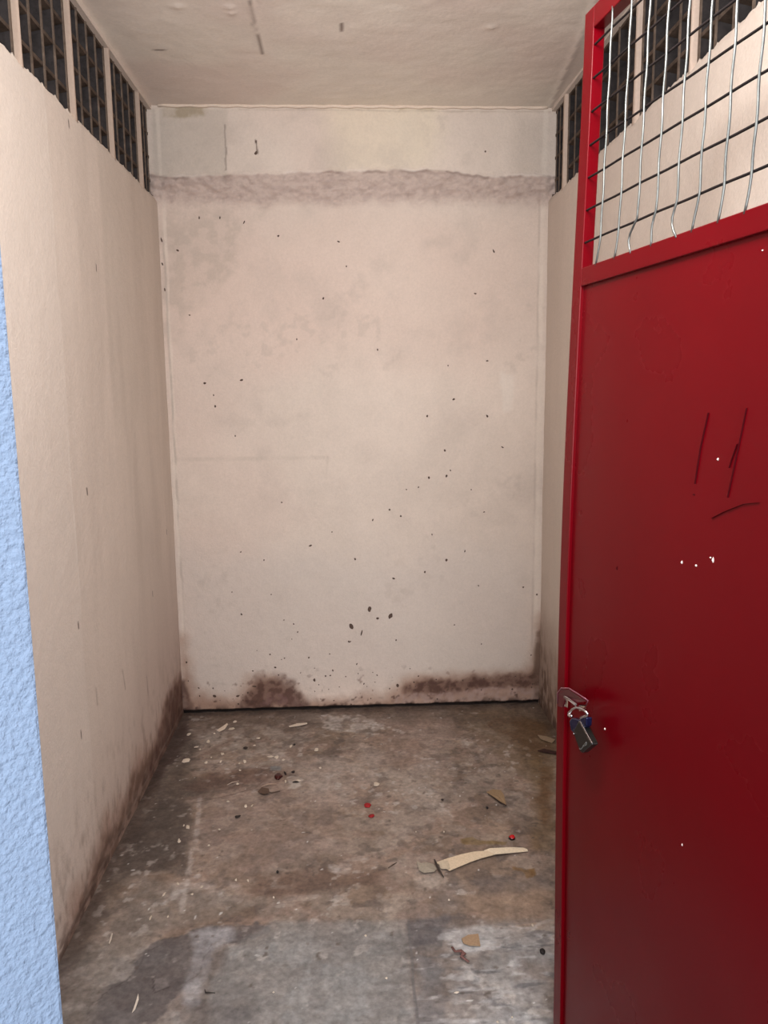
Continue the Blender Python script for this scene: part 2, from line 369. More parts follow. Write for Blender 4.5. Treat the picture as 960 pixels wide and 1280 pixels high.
def paint_left(P, u, v):
    P.mul(1+.03*fbm(u, v, 2, 4, 3)+.018*fbm(u*4, v*.6, 6, 4, 4))
    s1 = lf(82, 500)[0]; s2 = lf(137, 450)[0]
    P.mix((224, 206, 190), .5*(1-sstep(s1-.004, s1+.006, u+.012*fbm(u*0, v, 2, 3, 6))))
    P.mix((198, 180, 163), .35*sstep(s2-.01, s2+.02, u+.02*fbm(u*0, v, 2, 3, 7))*sstep(1., 1.5, v))
    P.line([(s1, 2.1), (s1+.004, 1.5), (s1-.002, 1.2), (s1+.004, .8)], (228, 212, 196), .6, .004, .006, 4, .4, 6)
    P.mix((192, 172, 156), .25*sstep(.0, .45, fbm(u*2.6, v*.45, 4, 4, 8))*sstep(s1, s1+.3, u))
    P.mix((186, 166, 150), .22*sstep(2.5, 3.35, u)*sstep(-.4, .5, fbm(u*3, v*.6, 4, 3, 9)))
    P.mix((182, 158, 148), .35*(1-sstep(.1, 1.1, v))*sstep(2.0, 3.2, u))
    P.mix((190, 160, 146), .5*(1-sstep(.0, .9, v+.3*(3.36-u))))
    poly = [(x, y) for x, y in [lf(*q) for q in [(70, 1215), (80, 1150), (110, 1085), (128, 1030), (150, 1000), (165, 955), (195, 915), (208, 868), (222, 842), (232, 850)]]]+[(3.6, -.3), (.5, -.3)]
    P.poly(poly, (168, 134, 116), .7, .05, .05, 9, .35, 14)
    P.poly([(a, b-.05) for a, b in poly[:-2]]+[(3.6, -.35), (.5, -.35)], (112, 84, 70), .85, .035, .045, 12, .5, 24)
    P.poly([lf(*q) for q in [(178, 985), (195, 925), (212, 862), (226, 846), (232, 900)]], (84, 54, 46), .7, .03, .03, 14, .5, 24)
    P.mix((70, 52, 44), .6*(1-sstep(.0, .10, v))*sstep(-.1, .35, fbm(u*.7, v*1.6, 30, 4, 11)))
    P.mix((112, 92, 80), .45*(1-sstep(.02, .45, v))*sstep(-.1, .7, fbm(u*1.8, v*.8, 26, 5, 12)))
    for a, b in [((120, 862), (122, 880)), ((153, 838), (156, 860)), ((183, 846), (185, 868))]:
        P.line([lf(*a), lf(*b)], (132, 112, 98), .4, .006, .004, 20, .3)
    P.line([(.9, .045), (2.2, .03), (3.37, .02)], (150, 128, 114), .5, .005, .006, 6, .4)
    for q in [(109, 614), (98, 782), (120, 335), (86, 155), (191, 742), (101, 918), (208, 665)]:
        x, y = lf(*q); P.line([(x, y-.008), (x, y+.008)], (60, 46, 40), .9, .003, .001)
def paint_right(P, u, v):
    P.mul(1+.03*fbm(u, v, 2, 4, 13)+.018*fbm(u*4, v*.6, 6, 4, 14))
    P.mix((184, 164, 148), .30*sstep(2.6, 3.3, u))
    P.mix((150, 124, 108), .75*(1-sstep(.15, .62, v+.10*fbm(u, v, 9, 4, 15)+.25*(3.36-u))))
    P.mix((100, 76, 62), .8*(1-sstep(.05, .42, v+.14*fbm(u, v, 12, 4, 16)+.3*(3.36-u)))*sstep(-.4, .2, fbm(u*2, v, 22, 4, 17)))
    P.mix((70, 52, 44), .6*(1-sstep(.0, .10, v))*sstep(-.1, .35, fbm(u, v, 30, 4, 18)))
side_wall('wall_left', -1, .88, DEPTH+.01, paint_left, 'cream plastered side wall on the left with rising damp')
side_wall('wall_right', 1, .88, DEPTH+.01, paint_right, 'cream plastered side wall behind the red door')

# dark neighbouring cellars behind the pierced blocks
for nm, sgn in (('wall_left_outer', -1), ('wall_right_outer', 1)):
    mb = MB(); a, b = sorted((sgn*2.3, sgn*2.4)); mb.box((a, .88, -.01), (b, DEPTH+.03, 2.53)); mb.build(nm, SHELLM)['kind'] = 'structure'

# ------------------------------------------------------------------ pierced ventilation blocks
def block_mesh():
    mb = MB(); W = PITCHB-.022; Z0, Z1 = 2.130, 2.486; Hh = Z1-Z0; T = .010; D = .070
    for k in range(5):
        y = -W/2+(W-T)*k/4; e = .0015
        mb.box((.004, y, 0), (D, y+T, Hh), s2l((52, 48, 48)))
        mb.box((0, y+e, 0), (.004, y+T-e, Hh), s2l((104, 90, 80)))  # light and shade painted in: pale slat fronts, near-black sides
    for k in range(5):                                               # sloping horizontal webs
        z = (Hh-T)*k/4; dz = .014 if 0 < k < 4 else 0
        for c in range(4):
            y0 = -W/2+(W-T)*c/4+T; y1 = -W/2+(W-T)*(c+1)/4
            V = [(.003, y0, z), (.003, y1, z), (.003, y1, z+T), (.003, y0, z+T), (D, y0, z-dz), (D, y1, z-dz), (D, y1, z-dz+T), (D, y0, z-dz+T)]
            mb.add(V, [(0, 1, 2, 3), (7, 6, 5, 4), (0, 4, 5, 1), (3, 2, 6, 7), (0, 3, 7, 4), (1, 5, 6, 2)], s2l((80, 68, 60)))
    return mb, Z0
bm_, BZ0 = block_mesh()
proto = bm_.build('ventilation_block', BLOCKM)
ordl = ['nearest the white wall, at the top left corner of the photo', 'second from the white wall, high on the left', 'middle one of the left row, its slats browner', 'second from the back wall, high on the left', 'farthest in the left row, against the back wall']
first = True
names_l = {2: 'dark pierced concrete vent block in the left wall, at the photo\'s top left corner', 3: 'dark pierced vent block high on the left wall, second from the photo edge',
           4: 'dark pierced vent block high on the left wall, third from the photo edge', 5: 'dark pierced vent block high on the left wall, second from the back wall',
           6: 'narrow dark vent block at the far end of the left wall, touching the back wall'}
names_r = {2: 'dark pierced vent block at the right, nearest of those seen through the door mesh', 3: 'dark pierced vent block seen through the middle of the door mesh',
           4: 'dark pierced vent block seen through the mesh beside the red door post', 5: 'dark pierced vent block on the right wall just left of the red door post',
           6: 'narrow dark vent block at the far end of the right wall, touching the back wall'}
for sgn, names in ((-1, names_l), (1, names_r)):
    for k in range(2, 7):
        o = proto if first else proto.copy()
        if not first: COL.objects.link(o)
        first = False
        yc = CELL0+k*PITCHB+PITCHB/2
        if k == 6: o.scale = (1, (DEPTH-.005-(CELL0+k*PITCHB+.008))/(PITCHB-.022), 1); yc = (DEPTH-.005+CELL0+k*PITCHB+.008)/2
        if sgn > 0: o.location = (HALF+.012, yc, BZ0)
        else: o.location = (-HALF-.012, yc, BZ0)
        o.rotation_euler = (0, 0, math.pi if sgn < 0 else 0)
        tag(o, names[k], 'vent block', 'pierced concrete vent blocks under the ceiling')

# ------------------------------------------------------------------ ceiling
u, v, nu, nv = flat_grid(-HALF-.02, HALF+.02, .9, DEPTH+.02, .01)
P = Paint(u, v, (238, 222, 204))
P.mul(1+.04*fbm(u, v, 2, 4, 33)+.02*fbm(u, v, 12, 3, 34))
P.mix((226, 198, 184), .4*sstep(0, .4, fbm(u, v, 1.5, 3, 35)))
P.line([ce(*q) for q in [(311, 0), (317, 22), (321, 40), (329, 66)]], (150, 132, 120), .8, .004, .008, 10)
P.line([ce(428, 30), ce(427, 38)], (120, 100, 90), .8, .005, .002)
P.line([ce(194, 62), ce(205, 62)], (110, 92, 84), .8, .005, .002)
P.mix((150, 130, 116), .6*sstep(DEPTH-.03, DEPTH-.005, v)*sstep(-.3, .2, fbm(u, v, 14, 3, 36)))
(xa, ya), (xb, yb) = ce(686, 137), ce(731, 33)
side = (u-xa)-(xb-xa)*(v-ya)/(yb-ya)                                    # right of the ridge line in the ceiling plaster
drop = np.clip(side, 0, .3)*.14*(side > 0)
P.mix((176, 158, 146), .45*(side > 0))
hg = .004*fbm(u, v, 3, 3, 37)+.0012*fbm(u, v, 25, 3, 38)+.004*np.exp(-(side/.008)**2)
hg += .004*np.exp(-(ldist(u, v, [ce(*q) for q in [(311, 0), (317, 22), (321, 40), (329, 66)]])/.006)**2)
for q in [(287, 9), (289, 16), (222, 8), (615, 34)]:
    cxx, cyy = ce(*q); hg += .005*np.exp(-(((u-cxx)**2+(v-cyy)**2)/.012**2))
edge = sstep(.02, .0, HALF-np.abs(u))
mb = MB()
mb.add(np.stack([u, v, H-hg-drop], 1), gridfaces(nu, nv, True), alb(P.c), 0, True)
mb.box((-2.5, -.9, 2.53), (2.5, DEPTH+.15, 2.62), s2l((180, 165, 155)))
mb.box((-2.5, .88, 2.5), (-HALF-.02, DEPTH+.1, 2.53), s2l((150, 138, 128))); mb.box((HALF+.02, .88, 2.5), (2.5, DEPTH+.1, 2.53), s2l((150, 138, 128)))
mb.box((-2.5, -.9, 2.50), (2.5, .9, 2.53), s2l((205, 190, 178)))
# plaster bead where ceiling and back wall meet
n = 60; pts = [(-HALF+.03+(2*HALF-.05)*k/n, DEPTH-.034, 2.4975+.002*math.sin(k*1.7)) for k in range(n+1)]
mb.tube(pts, .007, 6, s2l((222, 204, 188)))
tag(mb.build('ceiling', CEILM), 'pale pinkish grey painted ceiling with a fine crack', 'ceiling', kind='structure')

# ------------------------------------------------------------------ floor
u, v, nu, nv = flat_grid(-.86, .86, 1.30, DEPTH+.03, .0038)
BROWN = np.array([133, 112, 96.])
P = Paint(u, v, BROWN)
front = fl(480, 1158)[1]
g = sstep(front+.05, front-.06, v+.05*fbm(u, v, 7, 4, 1)-.03*u)
P.mix((136, 131, 127), .92*g)
P.mul(1+.13*fbm(u, v, 3.2, 5, 2)+.07*fbm(u, v, 14, 5, 3))
P.mix((158, 142, 130), .45*sstep(.05, .45, fbm(u, v, 5, 5, 4)))
P.mix((104, 86, 74), .45*sstep(.05, .42, fbm(u, v, 6, 5, 5)))
P.mix((162, 148, 138), .34*sstep(.02, .14, fbm(u, v, 9, 6, 120)))
P.mix((98, 80, 70), .34*sstep(.04, .16, fbm(u, v, 8, 6, 121)))
P.mix((150, 124, 110), .40*sstep(.08, .2, fbm(u, v, 14, 6, 122))*(1-g))
P.mix((90, 78, 72), .45*sstep(.12, .24, fbm(u, v, 24, 6, 123)))
P.mix((176, 160, 146), .28*sstep(.16, .28, fbm(u, v, 18, 6, 128)))
F_ = lambda *q: [fl(*a) for a in q]
P.poly(F_((225, 893), (680, 880), (680, 900), (560, 905), (300, 915), (215, 925)), (104, 88, 78), .6, .04, .03, 10, .3)
P.poly(F_((560, 885), (690, 880), (690, 980), (640, 960), (600, 925)), (104, 84, 64), .6, .06, .06, 7, .4)
P.poly(F_((640, 900), (690, 900), (690, 1060), (670, 1060), (668, 990)), (112, 88, 60), .65, .04, .05, 9, .4)
P.poly(F_((225, 895), (205, 935), (150, 1010), (125, 1090), (80, 1200), (110, 1200), (165, 1100), (195, 1090), (225, 1060), (245, 1000), (300, 975), (240, 965), (250, 930)), (84, 72, 64), .72, .025, .05, 9, .35, 12)
P.poly(F_((238, 890), (200, 935), (160, 1000), (180, 1000), (215, 955), (240, 920)), (62, 46, 42), .7, .02, .03, 12, .4)
P.poly(F_((244, 1002), (236, 1095), (226, 1092), (150, 1088), (165, 1035), (205, 1000)), (76, 66, 60), .65, .012, .03, 10, .3, 12)
P.poly(F_((246, 992), (330, 975), (350, 955), (260, 965), (232, 985)), (98, 74, 64), .6, .02, .03, 10, .3)
P.poly(F_((250, 995), (345, 985), (430, 1000), (430, 1060), (300, 1100), (238, 1090)), (150, 128, 116), .5, .05, .05, 8, .3, 10)
P.poly(F_((370, 960), (470, 935), (480, 975), (420, 1010), (380, 1000)), (172, 154, 142), .5, .03, .06, 9, .5, 14)
P.poly(F_((400, 895), (448, 893), (480, 905), (470, 918), (410, 915)), (196, 184, 174), .6, .01, .03, 22, .7, 34)
P.poly(F_((465, 905), (482, 903), (482, 912), (466, 913)), (206, 194, 184), .7, .006, .02, 22, .6, 40)
P.poly(F_((470, 900), (560, 900), (560, 960), (480, 960)), (148, 124, 112), .4, .04, .05, 8)
P.poly(F_((480, 960), (560, 950), (545, 1030), (520, 1050), (485, 1040)), (166, 150, 138), .4, .04, .06, 10, .5, 14)
P.poly(F_((300, 1108), (330, 1092), (400, 1086), (480, 1090), (470, 1104), (390, 1118), (320, 1122)), (102, 80, 68), .7, .02, .03, 12, .3, 16)
P.poly(F_((235, 1098), (300, 1104), (310, 1128), (240, 1140), (215, 1130), (200, 1110)), (184, 168, 158), .55, .02, .04, 14, .7, 26)
P.poly(F_((412, 1080), (440, 1080), (438, 1090), (414, 1090)), (190, 178, 170), .6, .006, .02, 24, .6, 36)
P.poly(F_((505, 1150), (570, 1100), (590, 1160), (560, 1200), (520, 1210)), (110, 100, 96), .45, .03, .04, 12, .5)
P.poly(F_((585, 1098), (690, 1092), (690, 1110), (640, 1118), (590, 1112)), (104, 92, 86), .6, .02, .03, 12, .3)
P.poly(F_((575, 1120), (690, 1112), (690, 1150), (640, 1160), (600, 1140)), (148, 122, 102), .55, .03, .03, 10)
# front greys: dark irregular field and its pale rim
P.poly(F_((345, 1150), (255, 1158), (195, 1178), (160, 1215), (130, 1235), (108, 1285), (60, 1400), (210, 1400), (180, 1285), (215, 1240), (250, 1215), (265, 1180), (340, 1170)), (92, 84, 82), .78, .006, .045, 18, .25, 14)
P.poly(F_((85, 1200), (180, 1100), (330, 1125), (250, 1155), (190, 1175), (130, 1232), (105, 1285), (60, 1330)), (126, 114, 104), .6, .02, .03, 10, .2)
P.poly(F_((240, 1165), (290, 1160), (300, 1175), (262, 1195), (245, 1250), (232, 1250), (245, 1200)), (176, 172, 172), .6, .012, .03, 14, .5, 20)
P.poly(F_((340, 1152), (508, 1150), (522, 1400), (265, 1400), (262, 1225), (290, 1180)), (134, 130, 126), .55, .015, .02, 10)
P.poly(F_((245, 1250), (330, 1250), (320, 1300), (240, 1310)), (98, 92, 90), .6, .015, .03, 12, .4)
P.poly(F_((507, 1152), (558, 1148), (548, 1178), (512, 1185)), (92, 86, 86), .7, .01, .03, 14, .3)
P.poly(F_((512, 1188), (560, 1200), (560, 1290), (524, 1290)), (110, 106, 106), .55, .012, .04, 14, .5, 20)
P.poly(F_((560, 1160), (640, 1155), (690, 1180), (690, 1330), (560, 1330)), (158, 154, 152), .5, .02, .05, 12, .6, 18)
P.poly(F_((560, 1165), (615, 1158), (615, 1185), (560, 1192)), (186, 180, 176), .6, .012, .03, 14, .4, 26)
sm = fbm(u*.6, v*2.6, 22, 4, 66)
P.mix((92, 88, 88), .6*g*sstep(.15, .4, sm)*sstep(.06, .2, u))
P.mix((190, 184, 180), .5*g*sstep(.2, .42, fbm(u*.7, v*2, 26, 4, 67))*sstep(-.1, .2, u))
P.mul(1+.10*fbm(u, v, 30, 5, 124)+.05*fbm(u, v, 90, 2, 125))
P.mix((186, 174, 164), .55*sstep(.25, .45, fbm(u, v, 34, 5, 126))*sstep(-.1, .3, fbm(u, v, 4, 3, 127)))
P.poly(F_((235, 915), (330, 905), (380, 925), (360, 962), (260, 958)), (164, 150, 138), .55, .03, .05, 12, .75, 28)
P.poly(F_((330, 942), (358, 940), (362, 950), (334, 951)), (190, 172, 160), .7, .006, .02, 30, .6, 40)
P.poly(F_((358, 972), (374, 968), (378, 982), (360, 986)), (196, 184, 172), .6, .006, .02, 30, .5, 40)
P.poly(F_((640, 895), (690, 905), (690, 955), (655, 940), (610, 905)), (84, 58, 38), .55, .02, .04, 16, .5, 22)
P.poly(F_((676, 960), (690, 958), (690, 1020), (680, 1030), (670, 1000)), (92, 62, 38), .55, .012, .02, 16, .4, 22)
# ochre stains
P.poly(F_((574, 1048), (590, 1046), (600, 1050), (634, 1052), (632, 1056), (598, 1055), (578, 1055)), (116, 92, 56), .75, .004, .008, 30, .3, 30)
P.poly(F_((642, 1083), (655, 1086), (669, 1084), (668, 1094), (658, 1098), (654, 1090), (643, 1086)), (116, 84, 50), .85, .003, .010, 30, .3, 30)
P.poly(F_((338, 957), (352, 957), (352, 963), (337, 963)), (110, 114, 116), .6, .004, .004, 20)
# joints and scratches
P.line(F_((510, 1150), (516, 1215), (524, 1300)), (100, 94, 92), .8, .003, .004, 12, .2)
P.line(F_((250, 994), (243, 1050), (228, 1140)), (190, 176, 166), .5, .008, .010, 12, .8, 30)
P.line(F_((244, 1003), (320, 985), (330, 975)), (92, 74, 66), .6, .003, .006, 12, .3)
P.line(F_((195, 1178), (165, 1215), (130, 1237), (108, 1285)), (72, 64, 61), .6, .0018, .030, 22, .45)
P.line(F_((265, 1180), (250, 1215), (215, 1240)), (76, 68, 65), .5, .0016, .026, 22, .45)
P.poly(F_((192, 1222), (207, 1221), (212, 1232), (193, 1239)), (120, 110, 106), .6, .003, .004, 20)
P.line(F_((192, 1222), (193, 1240), (212, 1233)), (70, 62, 60), .8, .002, .003)
P.line(F_((640, 880), (690, 873)), (40, 30, 28), .4, .008, .004)
P.line(F_((245, 1095), (205, 1130)), (196, 184, 176), .5, .010, .02, 14, .9, 40)
P.mix((176, 164, 154), .55*sstep(.60, .8, fbm(u, v, 42, 3, 68)))
P.mix((82, 70, 62), .6*sstep(.55, .75, fbm(u, v, 38, 3, 69)))
P.mix((214, 206, 198), .8*sstep(.80, .86, fbm(u, v, 60, 2, 70)))
# darker tone along the foot of the walls
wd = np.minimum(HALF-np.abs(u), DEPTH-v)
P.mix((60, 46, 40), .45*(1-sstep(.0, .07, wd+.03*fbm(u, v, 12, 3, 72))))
hg = .0022*fbm(u, v, 4, 4, 78)+.0012*fbm(u, v, 28, 4, 79)
mb = MB()
mb.add(np.stack([u, v, hg-.002], 1), gridfaces(nu, nv), alb(P.c), 0, True)
mb.box((-2.5, -1.6, -.12), (2.5, DEPTH+.15, -.012), s2l((120, 112, 106)))
mb.box((-2.5, -1.6, -.012), (2.5, 1.302, -.002), s2l((128, 122, 118)))
tag(mb.build('floor', FLOORM), 'worn grey and brown concrete floor with stains and scuffs', 'floor', kind='structure')

# ------------------------------------------------------------------ near wall either side of the opening
def prism(name, poly, z0, z1, m, label, bev):
    mb = MB(); n = len(poly)
    V = [(x, y, z0) for x, y in poly]+[(x, y, z1) for x, y in poly]
    F = [(i, (i+1) % n, n+(i+1) % n, n+i) for i in range(n)]+[tuple(range(n-1, -1, -1)), tuple(range(n, 2*n))]
    mb.add(V, F, (.8, .8, .8)); o = mb.build(name, m, bevel=bev); tag(o, label, 'wall', kind='structure'); return o
JX = -.338
prism('wall_front_left', [(JX, .70), (-.52, .90), (-2.5, .90), (-2.5, .30), (-.74, .30)], -.01, 2.5, STUCCO, 'bluish white rough stucco wall beside the opening', .004)
prism('wall_front_right', [(.53, .66), (.95, .30), (2.5, .30), (2.5, .90), (.62, .90)], -.01, 2.5, STUCCO, 'white stucco wall on the hinge side of the opening', .004)

# ------------------------------------------------------------------ red steel door
DA = .135; DX, DY = .3745, 1.5; DW = .80; Z0, Z1 = .035, 2.047
door = empty('door_1', (DX, DY, 0), (0, -.006, 0))
# local frame: +X along the leaf towards the hinge, -Y is the face turned to the room
ax = Vector((math.sin(DA), -math.cos(DA), 0))
rotz = math.atan2(ax.y, ax.x)
tag(door, 'red steel door standing open, sheet panel below and wire mesh above', 'door', kind='structure')
B = Matrix.Translation((DX, DY, 0)) @ Matrix.Rotation(rotz, 4, 'Z')
SGN = 1 if (B.inverted() @ Vector(Cv)).y > 0 else -1                 # which local y faces the room; the leaf sags slightly out of plumb
B = B @ Matrix.Translation((0, .010*SGN, 0)) @ Matrix.Rotation(.007*SGN, 4, 'X')
door.matrix_basis = B
Bi = B.inverted()
def bow(z): return .0155*math.sin(math.pi*min(max(z, 0), 2.05)/2.05)**1.5     # the sheet steel leaf is slightly bellied
def dr(px, py, yl=0.):
    """photo point -> (x, z) on the leaf plane y=yl in door space"""
    o = Bi @ Vector(Cv); d = (Bi.to_3x3() @ Vector(ray(px, py)))
    yy = yl
    for _ in range(4):
        t = (yy-o.y)/d.y; p = o+d*t; yy = yl+SGN*bow(p.z)
    return p.x, p.z
TF = .022                                                             # depth of the frame bars
def fbox(mb, x0, x1, z0, z1, y0, y1, mi=0):
    a, b = sorted((SGN*y0, SGN*y1)); n = max(1, int((z1-z0)/.08)); V = []; F = []
    for k in range(n+1):
        z = z0+(z1-z0)*k/n; V += [(x0, a, z), (x1, a, z), (x1, b, z), (x0, b, z)]
        if k: F += [((k-1)*4+q, (k-1)*4+(q+1) % 4, k*4+(q+1) % 4, k*4+q) for q in range(4)]
    F += [(3, 2, 1, 0), (n*4, n*4+1, n*4+2, n*4+3)]
    mb.add(V, F, (1, 1, 1), mi)
RZ0, RZ1 = 1.578, 1.610; SW = .036
def part(name, fn, m, bev=0, parent=door, label=None):
    mb = MB(); fn(mb); o = mb.build(name, m, parent, bevel=bev)
    if label: o['label'] = label
    return o
part('stile', lambda m: fbox(m, 0, SW, Z0, Z1, -TF, 0), RED, .0015)
part('stile', lambda m: fbox(m, DW-SW, DW, Z0, Z1, -TF, 0), RED, .0015)
part('rail', lambda m: fbox(m, SW, DW-SW, Z1-SW, Z1, -TF, 0), RED, .0015)
part('rail', lambda m: fbox(m, SW, DW-SW, RZ0, RZ1, -TF, 0), RED, .0015)
part('rail', lambda m: fbox(m, SW, DW-SW, Z0, Z0+SW, -TF, 0), RED, .0015)
# sheet panel set back, with chips, scratches and a painted glint
PY = -.0065
mb = MB()
npx, npz = 60, 120
xs = np.linspace(SW-.002, DW-SW+.002, npx); zs = np.linspace(Z0+SW-.002, RZ0+.002, npz)
X, Z = [a.ravel() for a in np.meshgrid(xs, zs, indexing='ij')]
ed = np.minimum.reduce([X-xs[0], xs[-1]-X, Z-zs[0], zs[-1]-Z])
wv = (.0016*fbm(X, Z, 2.2, 3, 301)+.0003*fbm(X, Z, 9, 2, 303))*sstep(0, .08, ed)
mb.add(np.stack([X, SGN*(PY+wv), Z], 1), gridfaces(npx, npz, SGN > 0), (1, 1, 1), 0, True)
fbox(mb, xs[0], xs[-1], zs[0], zs[-1], -TF+.001, PY-.0085)
def pchip_glint(px, py, w, h, mi, ang=0.):
    x, z = dr(px, py, SGN*PY); n = 8; V = []
    s = (Vector(Cv)-(B @ Vector((x, SGN*PY, z)))).length/F_PX/2
    w *= s/.55; h *= s
    yy = SGN*(PY+.0016)
    for k in range(n):
        q = 2*math.pi*k/n; r_ = random.uniform(.7, 1.2)
        a_, b_ = math.cos(q)*w*r_, math.sin(q)*h*r_
        V.append((x+a_*math.cos(ang)-b_*math.sin(ang), yy-SGN*.0026, z+a_*math.sin(ang)+b_*math.cos(ang)))
    V.append((x, yy, z))
    mb.add(V, [(k, (k+1) % n, n) for k in range(n)], (1, 1, 1), mi)
for c in [(897, 574, 2, 4), (852, 703, 2, 5), (870, 707, 3, 4), (891, 700, 3, 9), (853, 1056, 2, 7), (756, 911, 2, 5), (953, 313, 3, 3), (888, 697, 2, 3), (745, 926, 2, 4)]: pchip_glint(*c, 1)  # upper mark beside the padlock is the lock's painted reflection
for c in [(771, 710, 3, 7), (867, 618, 4, 3)]: pchip_glint(*c, 2)
def scr(pts, w):
    q = [dr(*p, SGN*PY) for p in pts]
    V = []; F = []
    for i, (x, z) in enumerate(q):
        j = min(i, len(q)-2); dx, dz = q[j+1][0]-q[j][0], q[j+1][1]-q[j][1]; l = math.hypot(dx, dz); nx, nz = -dz/l, dx/l
        ww = w*(.3 if i in (0, len(q)-1) else 1)
        for (k, y) in ((-1, -.0012), (0, .0016), (1, -.0012)): V.append((x+nx*ww*k, SGN*(PY+y), z+nz*ww*k))
        if i: a = (i-1)*3; b = i*3; F += [(a, a+1, b+1, b), (a+1, a+2, b+2, b+1)]
    mb.add(V, F, (1, 1, 1), 2)
scr([(934, 510), (926, 548), (918, 585), (910, 622)], .0008)
scr([(886, 516), (876, 560), (869, 605)], .0006)
scr([(922, 555), (915, 575), (912, 585)], .0005)
scr([(890, 648), (905, 640), (930, 630), (950, 628)], .0006)
mb.build('sheet_panel', [RED, CHIPGLINT, SCRATCH], door)
# wire mesh
mb = MB(); WR = .0019
zl = RZ1; hs = [1.6545+.0551*k for k in range(7)]
for z in hs:
    pts = [(SW*.35+.001+(DW-SW*.7)*k/24, SGN*(-.0045), z+.0004*math.sin(k*1.3+z*40)) for k in range(25)]
    mb.tube(pts, WR, 6, mi=1)
bends = {0: -.012, 1: -.010, 2: -.022, 3: -.010, 4: .008, 5: -.010, 6: -.006, 7: -.008}
for k in range(12):
    x = .106+.0585*k+(.008 if k == 1 else 0)
    if k > 1: x = .233+.0563*(k-2)
    if x > DW-SW: break
    pts = []
    nz = 40
    for j in range(nz+1):
        z = RZ1-.004+(Z1-SW+.008-RZ1)*j/nz
        w = .0012*math.sin(z*70+k)
        if z < hs[0]:
            t = (hs[0]-z)/(hs[0]-RZ1); b = bends.get(k, -.006)
            if k == 2: w += b*math.sin(min(1, t)*math.pi*.78)*1.15
            elif k == 3: w += b*.9*math.sin(min(1, t*1.8)*math.pi/2)
            elif k == 4: w += -.010*math.sin(t*math.pi*.9)+.006*t*t
            else: w += b*t
        pts.append((x+w, SGN*(-.0045+2*WR*.95*1), z))
    mb.tube(pts, WR, 6)
mb.build('wire_mesh', [WIRE, SHADEW], door)
# hinges out of frame on the jamb side
for z in (.35, 1.7):
    part('hinge', lambda m, z=z: m.tube([(DW+.008, 0, z-.05), (DW+.008, 0, z+.05)], .010, 12), RED)
# hasp: bent keeper strip and staple near the free edge
def dp(px, py, out):
    """photo point -> door-space point standing `out` metres proud of the leaf"""
    x, z = dr(px, py, SGN*out); return (x, SGN*out, z)
def K(x, y): return (660+x/6.857, 820+y/6.857)
mbh = MB()
# keeper: channel bent from flat strip: outer rim
rim = [dp(*K(252, 405), .012), dp(*K(252, 318), .016), dp(*K(285, 275), .02), dp(*K(350, 276), .026), dp(*K(430, 325), .030), dp(*K(515, 383), .034), dp(*K(500, 420), .030)]
mbh.tube(rim, .0011, 8, mi=1)
def sheet(mb, quad, th, mi=0):
    q = [Vector(p) for p in quad]; n = (q[1]-q[0]).cross(q[2]-q[0]).normalized()*th
    V = [tuple(p+n) for p in q]+[tuple(p-n) for p in q]; k = len(q)
    F = [tuple(range(k)), tuple(range(2*k-1, k-1, -1))]+[(i, i+k, (i+1) % k+k, (i+1) % k) for i in range(k)]
    mb.add(V, F, (1, 1, 1), mi)
sheet(mbh, [dp(*K(262, 330), .014), dp(*K(290, 285), .018), dp(*K(350, 285), .024), dp(*K(505, 388), .030), dp(*K(412, 400), .024), dp(*K(330, 352), .016), dp(*K(300, 440), .012), dp(*K(262, 430), .010)], .0012, 0)
mbh.build('hasp', [REDSTEEL, DULLSTEEL], door, smooth=None)['label'] = 'dull purple painted steel hasp plate'
mbh = MB()
sheet(mbh, [dp(*K(312, 345), .018), dp(*K(330, 350), .019), dp(*K(415, 408), .030), dp(*K(402, 426), .030), dp(*K(338, 376), .020), dp(*K(336, 440), .006), dp(*K(308, 432), .004)], .0015)
sheet(mbh, [dp(*K(440, 420), .020), dp(*K(500, 425), .020), dp(*K(500, 465), .008), dp(*K(440, 470), .008)], .0012)
mbh.build('staple', STEEL, door, smooth=None)['label'] = 'bare steel staple'

# ------------------------------------------------------------------ padlock hanging from the hasp
lock = empty('padlock')
lock.matrix_basis = B.copy()
tag(lock, 'black padlock with a bright steel edge hanging from the red door\'s hasp', 'padlock')
mbk = MB()
loop = [K(378, 515), K(352, 512), K(350, 490), K(385, 455), K(418, 440), K(455, 450), K(488, 470), K(512, 492), K(510, 510), K(490, 516), K(455, 528), K(470, 590)]
outs = [.022, .02, .018, .02, .026, .030, .032, .030, .028, .026, .026, .024]
mbk.tube([dp(*q, o) for q, o in zip(loop, outs)], .0026, 8)
mbk.build('shackle', STEEL, lock)
def body(corners, z0, z1, name, m, bev):
    mbb = MB(); n = len(corners)
    V = [dp(*K(*c), z1) for c in corners]+[dp(*K(*c), z0) for c in corners]
    # keep the back face parallel by copying the front outline straight back
    V = [V[i] for i in range(n)]+[(V[i][0], SGN*z0, V[i][2]) for i in range(n)]
    F = [tuple(range(n)), tuple(range(2*n-1, n-1, -1))]+[(i, i+n, (i+1) % n+n, (i+1) % n) for i in range(n)]
    mbb.add(V, F); o = mbb.build(name, m, lock, bevel=bev); return o
body([(356, 590), (352, 560), (372, 530), (430, 545), (470, 520), (500, 528), (496, 600), (470, 628), (398, 668), (366, 640)], .016, .0275, 'lock_collar', BLUEM, .002)
body([(385, 652), (432, 560), (450, 560), (545, 748), (548, 760), (462, 832), (446, 822)], .016, .028, 'lock_body', BLACKM, .0015)
body([(432, 560), (446, 558), (547, 744), (539, 752)], .0275, .0292, 'lock_edge', STEEL, .0006)['label'] = 'bright steel edge strip'
mbb = MB()
